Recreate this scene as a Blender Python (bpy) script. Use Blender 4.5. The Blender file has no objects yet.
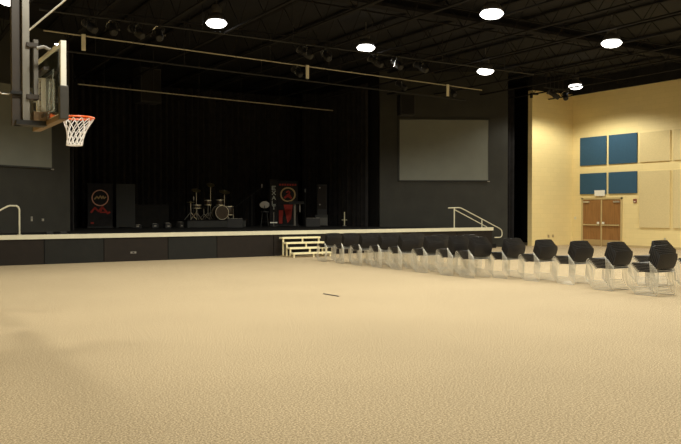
import bpy, bmesh, math, random
from mathutils import Vector, Matrix, Euler
R = math.radians
PI = math.pi
random.seed(7)
scene = bpy.context.scene
COL = scene.collection

# ------------------------------------------------------------------ materials
def mat(name, color, rough=0.6, metal=0.0, noise=0.0, nscale=8.0, bump=0.0, bscale=60.0,
        spec=0.5, emit=None, estr=0.0, detail=4.0, alpha=None, trans=0.0):
    m = bpy.data.materials.new(name)
    m.use_nodes = True
    nt = m.node_tree
    b = nt.nodes['Principled BSDF']
    b.inputs['Base Color'].default_value = (*color, 1)
    b.inputs['Roughness'].default_value = rough
    b.inputs['Metallic'].default_value = metal
    b.inputs['Specular IOR Level'].default_value = spec
    if trans:
        b.inputs['Transmission Weight'].default_value = trans
    if emit:
        b.inputs['Emission Color'].default_value = (*emit, 1)
        b.inputs['Emission Strength'].default_value = estr
    tc = nt.nodes.new('ShaderNodeTexCoord')
    if noise > 0:
        n = nt.nodes.new('ShaderNodeTexNoise')
        n.inputs['Scale'].default_value = nscale
        n.inputs['Detail'].default_value = detail
        nt.links.new(tc.outputs['Object'], n.inputs['Vector'])
        r = nt.nodes.new('ShaderNodeValToRGB')
        r.color_ramp.elements[0].position = 0.3
        r.color_ramp.elements[1].position = 0.7
        r.color_ramp.elements[0].color = (*[c * (1 - noise) for c in color], 1)
        r.color_ramp.elements[1].color = (*[min(1, c * (1 + noise)) for c in color], 1)
        nt.links.new(n.outputs['Fac'], r.inputs['Fac'])
        nt.links.new(r.outputs['Color'], b.inputs['Base Color'])
    if bump > 0:
        n2 = nt.nodes.new('ShaderNodeTexNoise')
        n2.inputs['Scale'].default_value = bscale
        n2.inputs['Detail'].default_value = 3
        nt.links.new(tc.outputs['Object'], n2.inputs['Vector'])
        bp = nt.nodes.new('ShaderNodeBump')
        bp.inputs['Strength'].default_value = bump
        bp.inputs['Distance'].default_value = 0.01
        nt.links.new(n2.outputs['Fac'], bp.inputs['Height'])
        nt.links.new(bp.outputs['Normal'], b.inputs['Normal'])
    return m

def block_mat(name, color, mortar, axis):
    """painted concrete block: faint running-bond joints on a vertical wall"""
    m = bpy.data.materials.new(name)
    m.use_nodes = True
    nt = m.node_tree
    b = nt.nodes['Principled BSDF']
    b.inputs['Roughness'].default_value = 0.55
    tc = nt.nodes.new('ShaderNodeTexCoord')
    sp = nt.nodes.new('ShaderNodeSeparateXYZ')
    cb = nt.nodes.new('ShaderNodeCombineXYZ')
    nt.links.new(tc.outputs['Object'], sp.inputs[0])
    nt.links.new(sp.outputs['Y' if axis == 'Y' else 'X'], cb.inputs['X'])
    nt.links.new(sp.outputs['Z'], cb.inputs['Y'])
    br = nt.nodes.new('ShaderNodeTexBrick')
    br.inputs['Scale'].default_value = 1.0
    br.inputs['Brick Width'].default_value = 0.406
    br.inputs['Row Height'].default_value = 0.203
    br.inputs['Mortar Size'].default_value = 0.008
    br.inputs['Mortar Smooth'].default_value = 0.3
    br.inputs['Color1'].default_value = (*color, 1)
    br.inputs['Color2'].default_value = (*[c * 0.965 for c in color], 1)
    br.inputs['Mortar'].default_value = (*mortar, 1)
    nt.links.new(cb.outputs[0], br.inputs['Vector'])
    nt.links.new(br.outputs['Color'], b.inputs['Base Color'])
    bp = nt.nodes.new('ShaderNodeBump')
    bp.inputs['Strength'].default_value = 0.35
    bp.inputs['Distance'].default_value = 0.006
    bp.invert = True
    nt.links.new(br.outputs['Fac'], bp.inputs['Height'])
    nt.links.new(bp.outputs['Normal'], b.inputs['Normal'])
    return m

def carpet_mat():
    m = bpy.data.materials.new('beige_loop_carpet')
    m.use_nodes = True
    nt = m.node_tree
    b = nt.nodes['Principled BSDF']
    b.inputs['Roughness'].default_value = 0.95
    b.inputs['Specular IOR Level'].default_value = 0.1
    tc = nt.nodes.new('ShaderNodeTexCoord')
    n = nt.nodes.new('ShaderNodeTexNoise')
    n.inputs['Scale'].default_value = 62
    n.inputs['Detail'].default_value = 5
    n.inputs['Roughness'].default_value = 0.75
    nt.links.new(tc.outputs['Object'], n.inputs['Vector'])
    r = nt.nodes.new('ShaderNodeValToRGB')
    e = r.color_ramp.elements
    e[0].position = 0.38; e[0].color = (0.21, 0.155, 0.085, 1)
    e[1].position = 0.62; e[1].color = (0.72, 0.58, 0.385, 1)
    x = e.new(0.5); x.color = (0.448, 0.348, 0.216, 1)
    nt.links.new(n.outputs['Fac'], r.inputs['Fac'])
    n2 = nt.nodes.new('ShaderNodeTexNoise')
    n2.inputs['Scale'].default_value = 0.45
    n2.inputs['Detail'].default_value = 4
    nt.links.new(tc.outputs['Object'], n2.inputs['Vector'])
    r2 = nt.nodes.new('ShaderNodeValToRGB')
    r2.color_ramp.elements[0].position = 0.3
    r2.color_ramp.elements[0].color = (0.92, 0.92, 0.92, 1)
    r2.color_ramp.elements[1].position = 0.7
    r2.color_ramp.elements[1].color = (1, 1, 1, 1)
    nt.links.new(n2.outputs['Fac'], r2.inputs['Fac'])
    mx = nt.nodes.new('ShaderNodeMix')
    mx.data_type = 'RGBA'; mx.blend_type = 'MULTIPLY'
    mx.inputs[0].default_value = 1
    nt.links.new(r.outputs['Color'], mx.inputs[6])
    nt.links.new(r2.outputs['Color'], mx.inputs[7])
    nt.links.new(mx.outputs[2], b.inputs['Base Color'])
    bp = nt.nodes.new('ShaderNodeBump')
    bp.inputs['Strength'].default_value = 0.35
    bp.inputs['Distance'].default_value = 0.004
    nt.links.new(n.outputs['Fac'], bp.inputs['Height'])
    nt.links.new(bp.outputs['Normal'], b.inputs['Normal'])
    return m

def wood_mat(name, c0, c1):
    m = bpy.data.materials.new(name)
    m.use_nodes = True
    nt = m.node_tree
    b = nt.nodes['Principled BSDF']
    b.inputs['Roughness'].default_value = 0.4
    tc = nt.nodes.new('ShaderNodeTexCoord')
    mp = nt.nodes.new('ShaderNodeMapping')
    mp.inputs['Scale'].default_value = (14, 14, 0.9)
    nt.links.new(tc.outputs['Object'], mp.inputs['Vector'])
    n = nt.nodes.new('ShaderNodeTexNoise')
    n.inputs['Scale'].default_value = 1.6
    n.inputs['Detail'].default_value = 6
    n.inputs['Distortion'].default_value = 0.6
    nt.links.new(mp.outputs[0], n.inputs['Vector'])
    r = nt.nodes.new('ShaderNodeValToRGB')
    r.color_ramp.elements[0].position = 0.3; r.color_ramp.elements[0].color = (*c0, 1)
    r.color_ramp.elements[1].position = 0.7; r.color_ramp.elements[1].color = (*c1, 1)
    nt.links.new(n.outputs['Fac'], r.inputs['Fac'])
    nt.links.new(r.outputs['Color'], b.inputs['Base Color'])
    return m

M = {}
M['carpet'] = carpet_mat()
YC = (0.82, 0.665, 0.325)
M['yellow_y'] = block_mat('yellow_painted_block_side', YC, (0.75, 0.61, 0.29), 'Y')
M['yellow_x'] = block_mat('yellow_painted_block_front', YC, (0.75, 0.61, 0.29), 'X')
M['grey_wall'] = mat('charcoal_painted_wall', (0.030, 0.029, 0.024), 0.7, noise=0.15, nscale=1.5, bump=0.1, spec=0.25)
M['black_paint'] = mat('flat_black_paint', (0.012, 0.011, 0.010), 0.85, noise=0.2, nscale=2, spec=0.15)
M['ceiling'] = mat('dark_painted_deck', (0.011, 0.0102, 0.0105), 0.85, noise=0.2, nscale=1.0, spec=0.2)
M['steel_dark'] = mat('dark_painted_steel', (0.0125, 0.0115, 0.0115), 0.9, noise=0.2, nscale=3, spec=0.1)
M['curtain'] = mat('black_velour', (0.024, 0.022, 0.022), 0.95, noise=0.2, nscale=4, spec=0.08)
M['stage_brown'] = mat('dark_brown_fascia', (0.013, 0.009, 0.0065), 0.7, noise=0.15, nscale=5, spec=0.25)
M['stage_grey'] = mat('charcoal_fascia', (0.0105, 0.0105, 0.009), 0.7, noise=0.15, nscale=5, spec=0.25)
M['stage_deck'] = mat('black_stage_deck', (0.012, 0.011, 0.010), 0.75, noise=0.2, nscale=6, spec=0.15)
M['nosing'] = mat('cream_nosing', (0.62, 0.585, 0.44), 0.5, noise=0.05, nscale=4)
M['screen'] = mat('grey_screen_fabric', (0.155, 0.160, 0.138), 0.8, noise=0.04, nscale=2, spec=0.2)
M['screen_frame'] = mat('black_screen_frame', (0.015, 0.015, 0.014), 0.6)
M['blue'] = mat('blue_acoustic_fabric', (0.040, 0.092, 0.148), 0.95, noise=0.12, nscale=30, bump=0.2, bscale=150, spec=0.1)
M['beige'] = mat('beige_acoustic_fabric', (0.66, 0.54, 0.29), 0.95, noise=0.06, nscale=30, bump=0.2, bscale=150, spec=0.1)
M['wood'] = wood_mat('brown_door_veneer', (0.23, 0.105, 0.030), (0.34, 0.165, 0.052))
M['door_frame'] = mat('tan_door_frame', (0.52, 0.40, 0.19), 0.45, noise=0.04)
M['steel'] = mat('brushed_steel', (0.62, 0.58, 0.48), 0.35, metal=0.7, noise=0.06, nscale=20)
M['kick'] = mat('dull_kick_plate', (0.50, 0.38, 0.20), 0.4, metal=0.5, noise=0.05, nscale=10)
M['chrome'] = mat('zinc_chair_wire', (0.74, 0.73, 0.68), 0.30, metal=0.6, noise=0.05, nscale=20)
M['chair_black'] = mat('black_chair_shell', (0.012, 0.0105, 0.0105), 0.5, noise=0.2, nscale=40, bump=0.15, bscale=200, spec=0.4)
M['white'] = mat('white_paint', (0.80, 0.78, 0.70), 0.45, noise=0.03, nscale=10)
M['off_white'] = mat('off_white_plastic', (0.72, 0.67, 0.50), 0.5, noise=0.03)
M['brown_red'] = mat('dark_red_plastic', (0.22, 0.06, 0.04), 0.5, noise=0.05)
M['cream_wood'] = mat('cream_step_board', (0.80, 0.72, 0.46), 0.5, noise=0.08, nscale=6)
M['mast_grey'] = mat('mid_grey_painted_steel', (0.12, 0.11, 0.095), 0.5, noise=0.1, nscale=5)
M['grey_steel'] = mat('grey_painted_steel', (0.19, 0.175, 0.15), 0.45, noise=0.1, nscale=5, metal=0.3)
M['mast_brown'] = mat('brown_painted_steel', (0.036, 0.026, 0.019), 0.55, noise=0.15, nscale=5)
M['orange'] = mat('orange_rim_paint', (0.85, 0.13, 0.015), 0.4, noise=0.05)
M['net'] = mat('white_net_cord', (0.82, 0.80, 0.80), 0.7, noise=0.03)
M['pad'] = mat('black_edge_padding', (0.035, 0.032, 0.026), 0.6, noise=0.15, nscale=8)
M['pad_under'] = mat('tan_edge_padding', (0.17, 0.105, 0.048), 0.6, noise=0.15, nscale=8)
M['black_metal'] = mat('black_fixture_metal', (0.008, 0.0075, 0.0075), 0.7, noise=0.2, nscale=10)
M['cab'] = mat('black_speaker_cabinet', (0.011, 0.010, 0.0095), 0.7, noise=0.2, nscale=20)
M['grill'] = mat('dark_speaker_grill', (0.06, 0.058, 0.05), 0.6, noise=0.3, nscale=120)
M['grey_flat'] = mat('grey_flat_panel', (0.022, 0.022, 0.020), 0.8, noise=0.1, nscale=3)
M['drum'] = mat('dark_drum_shell', (0.03, 0.018, 0.012), 0.3, noise=0.2, nscale=8)
M['head'] = mat('drum_head', (0.16, 0.15, 0.11), 0.5, noise=0.05)
M['brass'] = mat('cymbal_brass', (0.50, 0.40, 0.18), 0.3, metal=0.9, noise=0.1, nscale=20)
M['red_cloth'] = mat('red_banner_print', (0.30, 0.022, 0.012), 0.8, noise=0.1, nscale=5)
M['gold_print'] = mat('gold_banner_print', (0.36, 0.25, 0.10), 0.7, noise=0.1)
M['peach_print'] = mat('peach_banner_print', (0.55, 0.27, 0.17), 0.7, noise=0.1)
M['white_print'] = mat('pale_banner_print', (0.32, 0.33, 0.28), 0.7, noise=0.1)
M['grey_pad'] = mat('grey_vinyl', (0.22, 0.20, 0.17), 0.6, noise=0.1)
M['lens'] = mat('lamp_diffuser', (0.9, 0.9, 0.85), 0.4, emit=(1.0, 0.97, 0.90), estr=5.0)
M['lamp_shell'] = mat('lamp_housing', (0.06, 0.055, 0.05), 0.5, noise=0.1)
M['glint'] = mat('bright_bare_metal', (0.85, 0.85, 0.85), 0.25, metal=0.9, noise=0.03)

def glass_mat():
    m = bpy.data.materials.new('backboard_glass')
    m.use_nodes = True
    nt = m.node_tree
    b = nt.nodes['Principled BSDF']
    b.inputs['Base Color'].default_value = (0.86, 0.95, 0.90, 1)
    b.inputs['Roughness'].default_value = 0.03
    b.inputs['Transmission Weight'].default_value = 1.0
    b.inputs['IOR'].default_value = 1.45
    n = nt.nodes.new('ShaderNodeTexNoise')
    n.inputs['Scale'].default_value = 6
    r = nt.nodes.new('ShaderNodeMapRange')
    r.inputs[3].default_value = 0.02
    r.inputs[4].default_value = 0.06
    nt.links.new(n.outputs['Fac'], r.inputs[0])
    nt.links.new(r.outputs[0], b.inputs['Roughness'])
    return m
M['glass'] = glass_mat()

# ------------------------------------------------------------------ mesh building
class MB:
    def __init__(self):
        self.bm = bmesh.new()
    def box(self, x0, x1, y0, y1, z0, z1, mtx=None):
        vs = [self.bm.verts.new(Vector(p)) for p in
              ((x0,y0,z0),(x1,y0,z0),(x1,y1,z0),(x0,y1,z0),(x0,y0,z1),(x1,y0,z1),(x1,y1,z1),(x0,y1,z1))]
        if mtx is not None:
            for v in vs: v.co = mtx @ v.co
        for f in ((0,3,2,1),(4,5,6,7),(0,1,5,4),(1,2,6,5),(2,3,7,6),(3,0,4,7)):
            self.bm.faces.new([vs[i] for i in f])
        return self
    def tube(self, pts, r, seg=8, cap=True):
        pts = [Vector(p) for p in pts]
        n = len(pts)
        rings = []
        up = None
        for i, p in enumerate(pts):
            if i == 0: t = pts[1] - p
            elif i == n - 1: t = p - pts[i-1]
            else: t = (pts[i+1] - p).normalized() + (p - pts[i-1]).normalized()
            t.normalize()
            if up is None:
                up = Vector((0,0,1)) if abs(t.z) < 0.9 else Vector((1,0,0))
                up = (up - t * up.dot(t)).normalized()
            else:
                up = (up - t * up.dot(t))
                if up.length < 1e-4:
                    up = t.orthogonal()
                up.normalize()
            s = t.cross(up)
            rr = r[i] if isinstance(r, (list, tuple)) else r
            rings.append([self.bm.verts.new(p + (up*math.cos(a) + s*math.sin(a))*rr)
                          for a in [2*PI*k/seg for k in range(seg)]])
        for a, b in zip(rings, rings[1:]):
            for k in range(seg):
                self.bm.faces.new((a[k], a[(k+1)%seg], b[(k+1)%seg], b[k]))
        if cap:
            self.bm.faces.new(rings[0][::-1]); self.bm.faces.new(rings[-1])
        return self
    def loop_tube(self, pts, r, seg=8):
        pts = [Vector(p) for p in pts]
        n = len(pts)
        rings = []
        c = sum(pts, Vector()) / n
        for i, p in enumerate(pts):
            t = (pts[(i+1)%n] - pts[i-1]).normalized()
            o = (p - c); o = (o - t*o.dot(t)).normalized()
            s = t.cross(o)
            rings.append([self.bm.verts.new(p + (o*math.cos(a) + s*math.sin(a))*r)
                          for a in [2*PI*k/seg for k in range(seg)]])
        for i in range(n):
            a, b = rings[i], rings[(i+1)%n]
            for k in range(seg):
                self.bm.faces.new((a[k], a[(k+1)%seg], b[(k+1)%seg], b[k]))
        return self
    def lathe(self, prof, seg=24, mtx=None, cap0=True, cap1=True):
        rings = []
        for (r, z) in prof:
            if r < 1e-6:
                v = self.bm.verts.new(Vector((0,0,z)))
                if mtx is not None: v.co = mtx @ v.co
                rings.append([v])
            else:
                ring = []
                for k in range(seg):
                    a = 2*PI*k/seg
                    v = self.bm.verts.new(Vector((r*math.cos(a), r*math.sin(a), z)))
                    if mtx is not None: v.co = mtx @ v.co
                    ring.append(v)
                rings.append(ring)
        for a, b in zip(rings, rings[1:]):
            for k in range(seg):
                if len(a) == 1 and len(b) == 1: continue
                if len(a) == 1: self.bm.faces.new((a[0], b[(k+1)%seg], b[k]))
                elif len(b) == 1: self.bm.faces.new((a[k], a[(k+1)%seg], b[0]))
                else: self.bm.faces.new((a[k], a[(k+1)%seg], b[(k+1)%seg], b[k]))
        if cap0 and len(rings[0]) > 1: self.bm.faces.new(rings[0][::-1])
        if cap1 and len(rings[-1]) > 1: self.bm.faces.new(rings[-1])
        return self
    def prism(self, poly, z0, z1, mtx=None):
        """poly in local XY, extruded along local Z"""
        lo = [self.bm.verts.new(Vector((x,y,z0))) for x,y in poly]
        hi = [self.bm.verts.new(Vector((x,y,z1))) for x,y in poly]
        if mtx is not None:
            for v in lo+hi: v.co = mtx @ v.co
        n = len(poly)
        self.bm.faces.new(lo[::-1]); self.bm.faces.new(hi)
        for i in range(n):
            self.bm.faces.new((lo[i], lo[(i+1)%n], hi[(i+1)%n], hi[i]))
        return self
    def shell(self, grid, th):
        """grid[i][j] of points -> thickened sheet"""
        bm = self.bm
        ni, nj = len(grid), len(grid[0])
        P = [[Vector(p) for p in row] for row in grid]
        N = [[None]*nj for _ in range(ni)]
        for i in range(ni):
            for j in range(nj):
                du = P[min(i+1,ni-1)][j] - P[max(i-1,0)][j]
                dv = P[i][min(j+1,nj-1)] - P[i][max(j-1,0)]
                N[i][j] = du.cross(dv).normalized()
        A = [[bm.verts.new(P[i][j] + N[i][j]*th/2) for j in range(nj)] for i in range(ni)]
        B = [[bm.verts.new(P[i][j] - N[i][j]*th/2) for j in range(nj)] for i in range(ni)]
        for i in range(ni-1):
            for j in range(nj-1):
                bm.faces.new((A[i][j],A[i+1][j],A[i+1][j+1],A[i][j+1]))
                bm.faces.new((B[i][j],B[i][j+1],B[i+1][j+1],B[i+1][j]))
        for i in range(ni-1):
            bm.faces.new((A[i][0],B[i][0],B[i+1][0],A[i+1][0]))
            bm.faces.new((A[i][-1],A[i+1][-1],B[i+1][-1],B[i][-1]))
        for j in range(nj-1):
            bm.faces.new((A[0][j],A[0][j+1],B[0][j+1],B[0][j]))
            bm.faces.new((A[-1][j],B[-1][j],B[-1][j+1],A[-1][j+1]))
        return self
    def build(self, name, material, parent=None, smooth=False, bevel=0.0):
        bmesh.ops.recalc_face_normals(self.bm, faces=self.bm.faces)
        me = bpy.data.meshes.new(name)
        self.bm.to_mesh(me); self.bm.free()
        me.materials.append(material)
        if smooth:
            for p in me.polygons: p.use_smooth = True
        o = bpy.data.objects.new(name, me)
        COL.objects.link(o)
        if parent is not None: o.parent = parent
        if bevel:
            bv = o.modifiers.new('bevel', 'BEVEL'); bv.width = bevel; bv.segments = 2
            bv.limit_method = 'ANGLE'
        if smooth:
            es = o.modifiers.new('edge', 'EDGE_SPLIT'); es.split_angle = R(40)
        return o

def thing(name, label, cat, loc=(0,0,0), rz=0.0, group=None):
    o = bpy.data.objects.new(name, None)
    COL.objects.link(o)
    o.empty_display_size = 0.2
    o.location = loc; o.rotation_euler = (0,0,rz)
    return tag(o, label, cat, group)
def tag(o, label, cat, group=None):
    o['label'] = label; o['category'] = cat
    if group: o['group'] = group
    return o
def struct(o):
    o['kind'] = 'structure'; return o
def copy_tree(src, loc, rz=None, label=None, group=None):
    r = src.copy(); COL.objects.link(r); r.location = loc
    if rz is not None: r.rotation_euler = (0,0,rz)
    if label: r['label'] = label
    if group: r['group'] = group
    for ch in list(src.children):
        c = ch.copy(); COL.objects.link(c); c.parent = r
        for g in list(ch.children):
            d = g.copy(); COL.objects.link(d); d.parent = c
    return r
ORD = ['', 'first','second','third','fourth','fifth','sixth','seventh','eighth','ninth','tenth','eleventh','twelfth']

def arc_pts(c, r, a0, a1, n, plane='YZ', x=0):
    out = []
    for k in range(n+1):
        a = R(a0 + (a1-a0)*k/n)
        out.append((x, c[0]+r*math.cos(a), c[1]+r*math.sin(a)))
    return out

# ------------------------------------------------------------------ the room
XL, XR, YB, YF, YS = -2.86, 27.4, -4.0, 24.2, 34.0
ZW, ZC = 6.8, 7.45                 # top of the yellow paint, underside of deck
struct(MB().box(XL-0.2, XR+0.2, YB-0.2, YS+0.2, -0.2, 0).build('floor', M['carpet']))
struct(MB().box(XL-0.2, XR+0.2, YB-0.2, YS+0.2, ZC, ZC+0.2).build('ceiling', M['ceiling']))
struct(MB().box(XR, XR+0.2, YB, YF, 0, ZW).build('wall_right', M['yellow_y']))
struct(MB().box(XR, XR+0.2, YB, YS, ZW, ZC).build('trim_1', M['black_paint']))
struct(MB().box(24.85, XR, YF, YF+0.25, 0, ZW).build('wall_front_right', M['yellow_x']))
struct(MB().box(24.85, XR, YF, YF+0.25, ZW, ZC).build('trim_2', M['black_paint']))
struct(MB().box(XL-0.2, XL, YB, YF, 0, ZW).build('wall_left', M['yellow_y']))
struct(MB().box(XL-0.2, XR+0.2, YB-0.2, YB, 0, ZW).build('wall_back', M['yellow_x']))
struct(MB().box(XL-0.2, XR+0.2, YB-0.2, YB, ZW, ZC).build('trim_3', M['black_paint']))
struct(MB().box(XL-0.2, XL, YB, YS, ZW, ZC).build('trim_4', M['black_paint']))
struct(MB().box(XL, XR, YS, YS+0.2, 0, ZC).build('wall_stage_rear', M['black_paint']))
struct(MB().box(XR, XR+0.2, YF, YS, 0, ZW).build('wall_backstage_right', M['black_paint']))
struct(MB().box(XL-0.2, XL, YF, YS, 0, ZW).build('wall_backstage_left', M['black_paint']))
# baseboard on the right wall
struct(MB().box(XR-0.012, XR, YB, 21.42, 0, 0.1).box(XR-0.012, XR, 23.66, YF, 0, 0.1)
       .build('baseboard_right', mat('tan_vinyl_base', (0.50,0.38,0.19), 0.6, noise=0.05)))
# splayed charcoal walls either side of the stage opening
def splay(name, p0, p1):
    d = Vector((p1[0]-p0[0], p1[1]-p0[1], 0)); L = d.length
    a = math.atan2(d.y, d.x)
    o = struct(MB().box(0, L, 0, 0.2, 0, ZC).build(name, M['grey_wall']))
    o.location = (p0[0], p0[1], 0); o.rotation_euler = (0,0,a)
    return o
splay('wall_stage_right', (18.6, 26.85), (23.4, 24.2))
splay('wall_stage_left', (1.13, 24.2), (5.93, 26.85))
struct(MB().box(XL, 1.13, YF, YF+0.2, 0, ZC).build('wall_front_left', M['grey_wall']))
struct(MB().box(5.75, 5.93, 26.95, YS, 0, ZC).build('wall_wing_left', M['black_paint']))
struct(MB().box(18.6, 18.78, 26.95, YS, 0, ZC).build('wall_wing_right', M['black_paint']))

# open-web joists and bridging under the deck
def joist(x):
    j = MB()
    j.box(x-0.05, x+0.05, YB+0.1, YS-0.1, 6.46, 6.50)
    j.box(x-0.05, x+0.05, YB+0.1, YS-0.1, 7.36, 7.42)
    y = YB + 0.4; up = True
    while y < 23.8:
        z0, z1 = (6.5, 7.37) if up else (7.37, 6.5)
        j.tube([(x, y, z0), (x, y+0.75, z1)], 0.011, 5)
        y += 0.75; up = not up
    return struct(j.build('ceiling_joist', M['steel_dark']))
k = -6
while True:
    x = 8.55 + 1.73*k
    if x > XR - 0.3: break
    if x > XL + 0.3: joist(x)
    k += 1
for y in (-1.0, 2.2, 6.2, 7.4, 11.4, 15.9, 17.4, 21.2):
    struct(MB().box(XL+0.05, XR-0.05, y-0.02, y+0.02, 6.95, 6.99).build('ceiling_bridging', M['steel_dark']))
for y in (6.8, 11.8, 17.0):
    struct(MB().box(XL+0.05, XR-0.05, y-0.16, y+0.16, 7.0, 7.1).box(XL+0.05, XR-0.05, y-0.02, y+0.02, 7.1, 7.35)
        .build('ceiling_girder', M['steel_dark']))

# ------------------------------------------------------------------ ceiling lamps
def make_lamp(loc, label):
    t = thing('pendant_lamp', label, 'ceiling lamp', loc, 0, 'round high bay lamps')
    # origin = rim height of the diffuser
    MB().lathe([(0.22,0.08),(0.245,0.078),(0.24,0.14),(0.19,0.22),(0.12,0.28)], 28, cap0=False)\
        .build('reflector', M['lamp_shell'], t, True)
    MB().lathe([(0.11,0.27),(0.13,0.29),(0.13,0.46),(0.10,0.50),(0.02,0.51),(0.02,0.8)], 16)\
        .build('ballast_housing', M['lamp_shell'], t, True)
    MB().lathe([(0.0,-0.115),(0.10,-0.108),(0.19,-0.085),(0.245,-0.05),(0.28,-0.005),(0.285,0.01),(0.265,0.04),(0.215,0.075),(0.0,0.077)], 28)\
        .build('diffuser', M['lens'], t, True)
    return t
rows = [[(2.87,18.7,6.3), (8.15,19.5,6.62), (13.33,20.0,6.62), (18.05,19.75,6.3), (24.7,21.67,6.6)],
        [(2.5,12.7,6.3), (7.7,13.3,6.3), (12.9,13.9,6.3), (18.05,14.55,6.3), (24.98,15.4,6.3)],
        [(2.5,8.2,6.3), (7.7,8.8,6.3), (12.9,9.4,6.3), (18.05,10.1,6.3), (24.98,10.8,6.3)],
        [(2.5,2.9,6.3), (7.7,3.5,6.3), (12.9,4.1,6.3), (18.05,4.7,6.3), (24.98,5.3,6.3)]]
ROWN = ['nearest the stage', 'second from the stage', 'third from the stage', 'fourth from the stage']
proto = None
LAMP_W = 590.0
for ri, ys in enumerate(rows):
    for ci, (x, y, z) in enumerate(ys):
        lab = 'round high-bay lamp, row %s, %s from the yellow side wall' % (ROWN[ri], ORD[5-ci])
        if proto is None:
            proto = make_lamp((x,y,z), lab)
        else:
            copy_tree(proto, (x,y,z), 0, lab)
        ld = bpy.data.lights.new('lamp_light', 'SPOT')
        ld.energy = LAMP_W * (1.0, 1.0, 0.9, 0.75)[ri]
        ld.color = (1.0, 0.965, 0.82)
        ld.spot_size = R(156); ld.spot_blend = 0.35
        ld.shadow_soft_size = 0.22
        lo = bpy.data.objects.new('lamp_light', ld); COL.objects.link(lo)
        lo.location = (x, y, z-0.40)

# ------------------------------------------------------------------ right wall: door, panels, fittings
door = struct(MB().box(XR-0.05, XR+0.02, 21.47, 21.54, 0, 2.12).box(XR-0.05, XR+0.02, 23.56, 23.64, 0, 2.12)
              .box(XR-0.05, XR+0.02, 21.47, 23.64, 2.04, 2.12)
              .box(XR-0.04, XR, 22.52, 22.58, 0, 2.04).build('door_1', M['door_frame']))
def leaf(y0, y1, hinge_low):
    lf = MB().box(XR-0.025, XR, y0, y1, 0.012, 2.03).build('door_leaf', M['wood'], door)
    MB().box(XR-0.029, XR-0.025, y0+0.02, y1-0.02, 0.03, 0.28).build('kick_plate', M['kick'], lf)
    MB().box(XR-0.085, XR-0.055, y0+0.05, y1-0.03, 0.90, 0.95).box(XR-0.07, XR-0.025, y0+0.05, y0+0.12, 0.89, 0.96)\
        .box(XR-0.07, XR-0.025, y1-0.10, y1-0.03, 0.89, 0.96).build('push_bar', M['door_frame'], lf)
    c0, c1 = (y0+0.04, y0+0.36) if hinge_low else (y1-0.36, y1-0.04)
    MB().box(XR-0.075, XR-0.025, c0, c1, 1.90, 1.97).build('door_closer', M['steel'], lf)
    c = y1-0.10 if hinge_low else y0+0.10
    MB().box(XR-0.10, XR-0.085, c-0.07, c+0.05, 0.97, 1.06).build('latch_case', M['white'], lf)
leaf(21.545, 22.515, True)
leaf(22.585, 23.555, False)

def panel(y0, y1, z0, z1, m, label, cat='acoustic panel'):
    o = MB().box(XR-0.055, XR-0.001, y0, y1, z0, z1).build('mounted_acoustic_panel', m, None, bevel=0.008)
    return tag(o, label, cat, 'fabric acoustic panels on the yellow wall')
panel(22.30, 23.73, 3.55, 4.80, M['blue'], 'square blue acoustic panel, upper one nearest the room corner')
panel(20.74, 22.17, 3.55, 4.80, M['blue'], 'square blue acoustic panel, upper one beside the beige panels')
panel(22.30, 23.73, 2.28, 3.20, M['blue'], 'blue acoustic panel with the white sign at its lower edge')
panel(20.74, 22.17, 2.28, 3.20, M['blue'], 'blue acoustic panel right of the white sign, above the door')
panel(19.19, 20.61, 3.55, 4.77, M['beige'], 'square beige acoustic panel right beside the upper blue panels')
panel(17.62, 19.04, 3.55, 4.77, M['beige'], 'upper beige acoustic panel cut by the picture edge')
panel(19.19, 20.61, 0.85, 3.18, M['beige'], 'tall beige acoustic panel above the wall outlet, beside the red wall alarm')
panel(17.62, 19.04, 0.85, 3.18, M['beige'], 'tall beige acoustic panel cut by the picture edge')

ex = thing('exit_sign', 'small white sign box mounted above the wooden double door', 'sign', (XR, 22.61, 2.19))
MB().box(-0.09, -0.0565, -0.27, 0.27, 0.0, 0.25).build('sign_face', M['white'], ex)
MB().box(-0.056, -0.001, -0.06, 0.06, -0.05, 0.085).build('bracket', M['door_frame'], ex)

al = thing('fire_alarm_switch', 'small dark red alarm box on yellow wall right of the door', 'fire alarm', (XR, 20.84, 1.88))
MB().box(-0.04, -0.001, -0.075, 0.075, 0, 0.16).build('box', M['brown_red'], al)
MB().box(-0.05, -0.0405, -0.04, 0.04, 0.03, 0.07).build('strobe', M['off_white'], al)
def plate(name, label, cat, loc, axis, w, h, dev, m=None):
    t = thing(name, label, cat, loc)
    if axis == 'X':
        MB().box(-0.008,-0.001,-w/2,w/2,0,h).build('cover_plate', m or M['off_white'], t)
        MB().box(-0.016,-0.008,-w/5,w/5,h*0.3,h*0.7).build(dev, M['steel'], t)
    else:
        MB().box(-w/2,w/2,-0.008,-0.001,0,h).build('cover_plate', m or M['off_white'], t)
        MB().box(-w/5,w/5,-0.016,-0.008,h*0.3,h*0.7).build(dev, M['steel'], t)
    return t
plate('wall_outlet', 'outlet plate low on yellow wall under the tall beige panel', 'outlet', (XR, 19.43, 0.34), 'X', 0.08, 0.12, 'socket', M['steel'])
plate('light_switch', 'switch plate on yellow wall left of the door', 'light switch', (XR, 24.02, 1.15), 'X', 0.11, 0.13, 'toggle')
plate('wall_outlet', 'left one of two outlets low on the yellow wall beside the curtain', 'outlet', (25.88, YF, 0.36), 'Y', 0.10, 0.12, 'socket', M['kick'])
plate('wall_outlet', 'right one of two outlets low on the yellow wall beside the curtain', 'outlet', (26.16, YF, 0.36), 'Y', 0.10, 0.12, 'socket', M['kick'])
# dark stub bracket at the top of the wall end
sb = MB().box(24.7, 25.1, YF-0.12, YF-0.001, 6.60, 6.66).box(24.7,24.76,YF-0.12,YF-0.001,6.45,6.6).build('wall_bracket', M['black_metal'])
tag(sb, 'small dark bracket at top of the yellow wall beside the curtain', 'bracket')

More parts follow.
